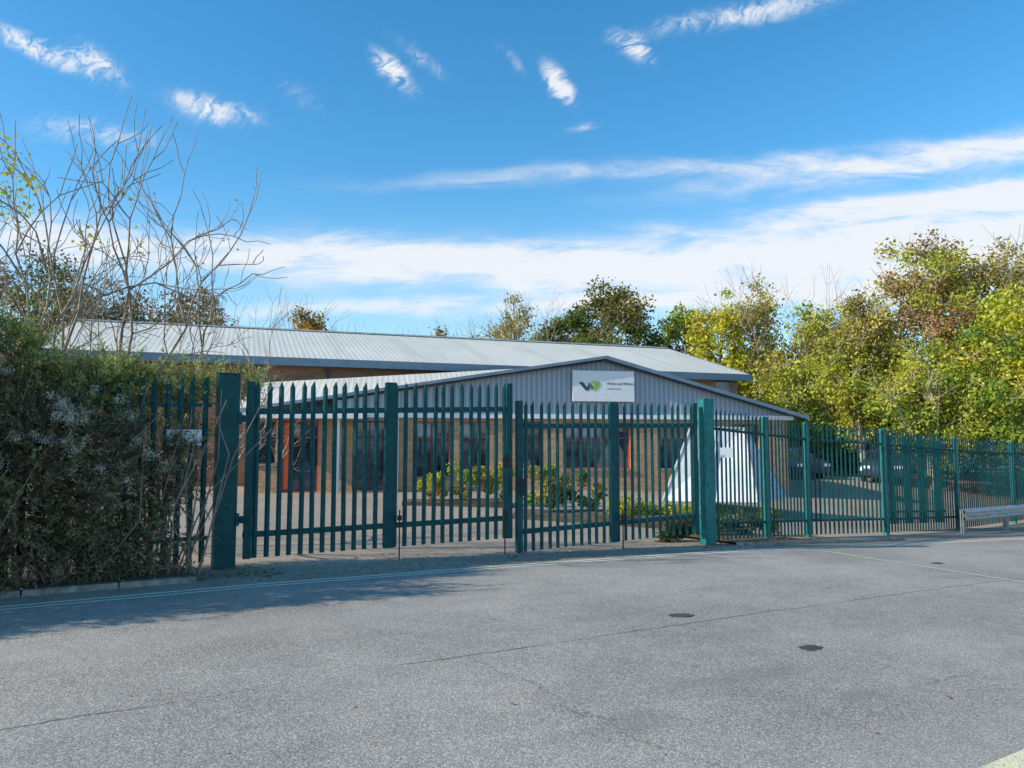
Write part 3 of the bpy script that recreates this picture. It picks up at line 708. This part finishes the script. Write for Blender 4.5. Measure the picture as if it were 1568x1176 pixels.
for i in range(110):
    s_=random.uniform(-7,-3.85); p_=W(s_,random.uniform(.8,1.6)); a_=Vector((p_.x,p_.y,.05)); b_=a_+Vector((random.gauss(0,.3),random.gauss(0,.15),random.uniform(.5,1.5))); c_=b_+Vector((random.gauss(0,.35),random.gauss(0,.2),random.uniform(.4,1.2)))
    wood+= [(a_,b_,.013,.009),(b_,c_,.009,.004)]
segs_obj('woody_stems',wood,simple('wood_stem',(.30,.23,.17),.95,.3,8),hedge,4)
cs=[]
for i in range(60):
    e_=near[random.choice([0,1,1,6,7])]; u_=rdir(1)[0]; u_[1]=-abs(u_[1]); u_[2]=abs(u_[2])*.8+.1
    cs.append(np.array(e_[:3])+u_*np.array(e_[3:6])*1.3)
cs=np.array(cs); I=rng.integers(0,len(cs),5200); P=cs[I]+rng.normal(size=(5200,3))*np.array([.035,.035,.028])
leafcloud('seed_heads',P,.012,np.tile(np.array([[.76,.70,.58]]),(5200,1))*rng.uniform(.6,1.2,5200)[:,None],parent=hedge,aspect=.35)

# ---------------------------------------------------------------- leaf litter
N=6400; ss_=np.concatenate([rng.uniform(-12,-3,3000),rng.uniform(-4,6,1900),rng.uniform(4.5,8.5,1500)]); tt_=np.concatenate([.45+np.abs(rng.normal(size=3000))*.45,rng.uniform(.03,1.6,1900)**1.2,.45+np.abs(rng.normal(size=1500))*.4])
P=np.array([tuple(W(s_,t_,gz(s_,t_)+(.062 if (s_<-4 or s_>5.2) and t_>.5 else .012))) for s_,t_ in zip(ss_,tt_)])
U=rdir(N);U[:,2]*=.25; V=np.cross(U,np.array([[0,0,1.]])+rng.normal(size=(N,3))*.25); sz=rng.uniform(.010,.03,N)[:,None]
lit=np.array([(.34,.20,.09),(.25,.16,.08),(.46,.30,.12),(.18,.13,.08)])[rng.integers(0,4,N)]
quads('fallen_leaves',P,U*sz,V*sz*.7,lit,leaf_m)
N=320; P=np.array([tuple(W(s_,t_,gz(s_,t_)+.012)) for s_,t_ in zip(rng.uniform(-9,12,N),-rng.uniform(.1,1,N)**1.5*8.5)])
U=rdir(N);U[:,2]*=.2; V=np.cross(U,np.array([[0,0,1.]])+rng.normal(size=(N,3))*.2); sz=rng.uniform(.008,.022,N)[:,None]
quads('scattered_leaves',P,U*sz,V*sz*.7,np.array([(.46,.25,.08),(.34,.20,.07),(.56,.42,.14)])[rng.integers(0,3,N)],leaf_m)

# ---------------------------------------------------------------- camera
cd=bpy.data.cameras.new('camera'); cd.sensor_width=36; cd.lens=27.18; cd.clip_end=3000; cd.clip_start=.05
co=bpy.data.objects.new('camera',cd); COL.objects.link(co); co.location=(0,0,1.6); co.rotation_euler=(math.radians(94.7),math.radians(0.0),0)
S.camera=co
S.view_settings.view_transform='Standard'; S.view_settings.look='None'; S.view_settings.exposure=0
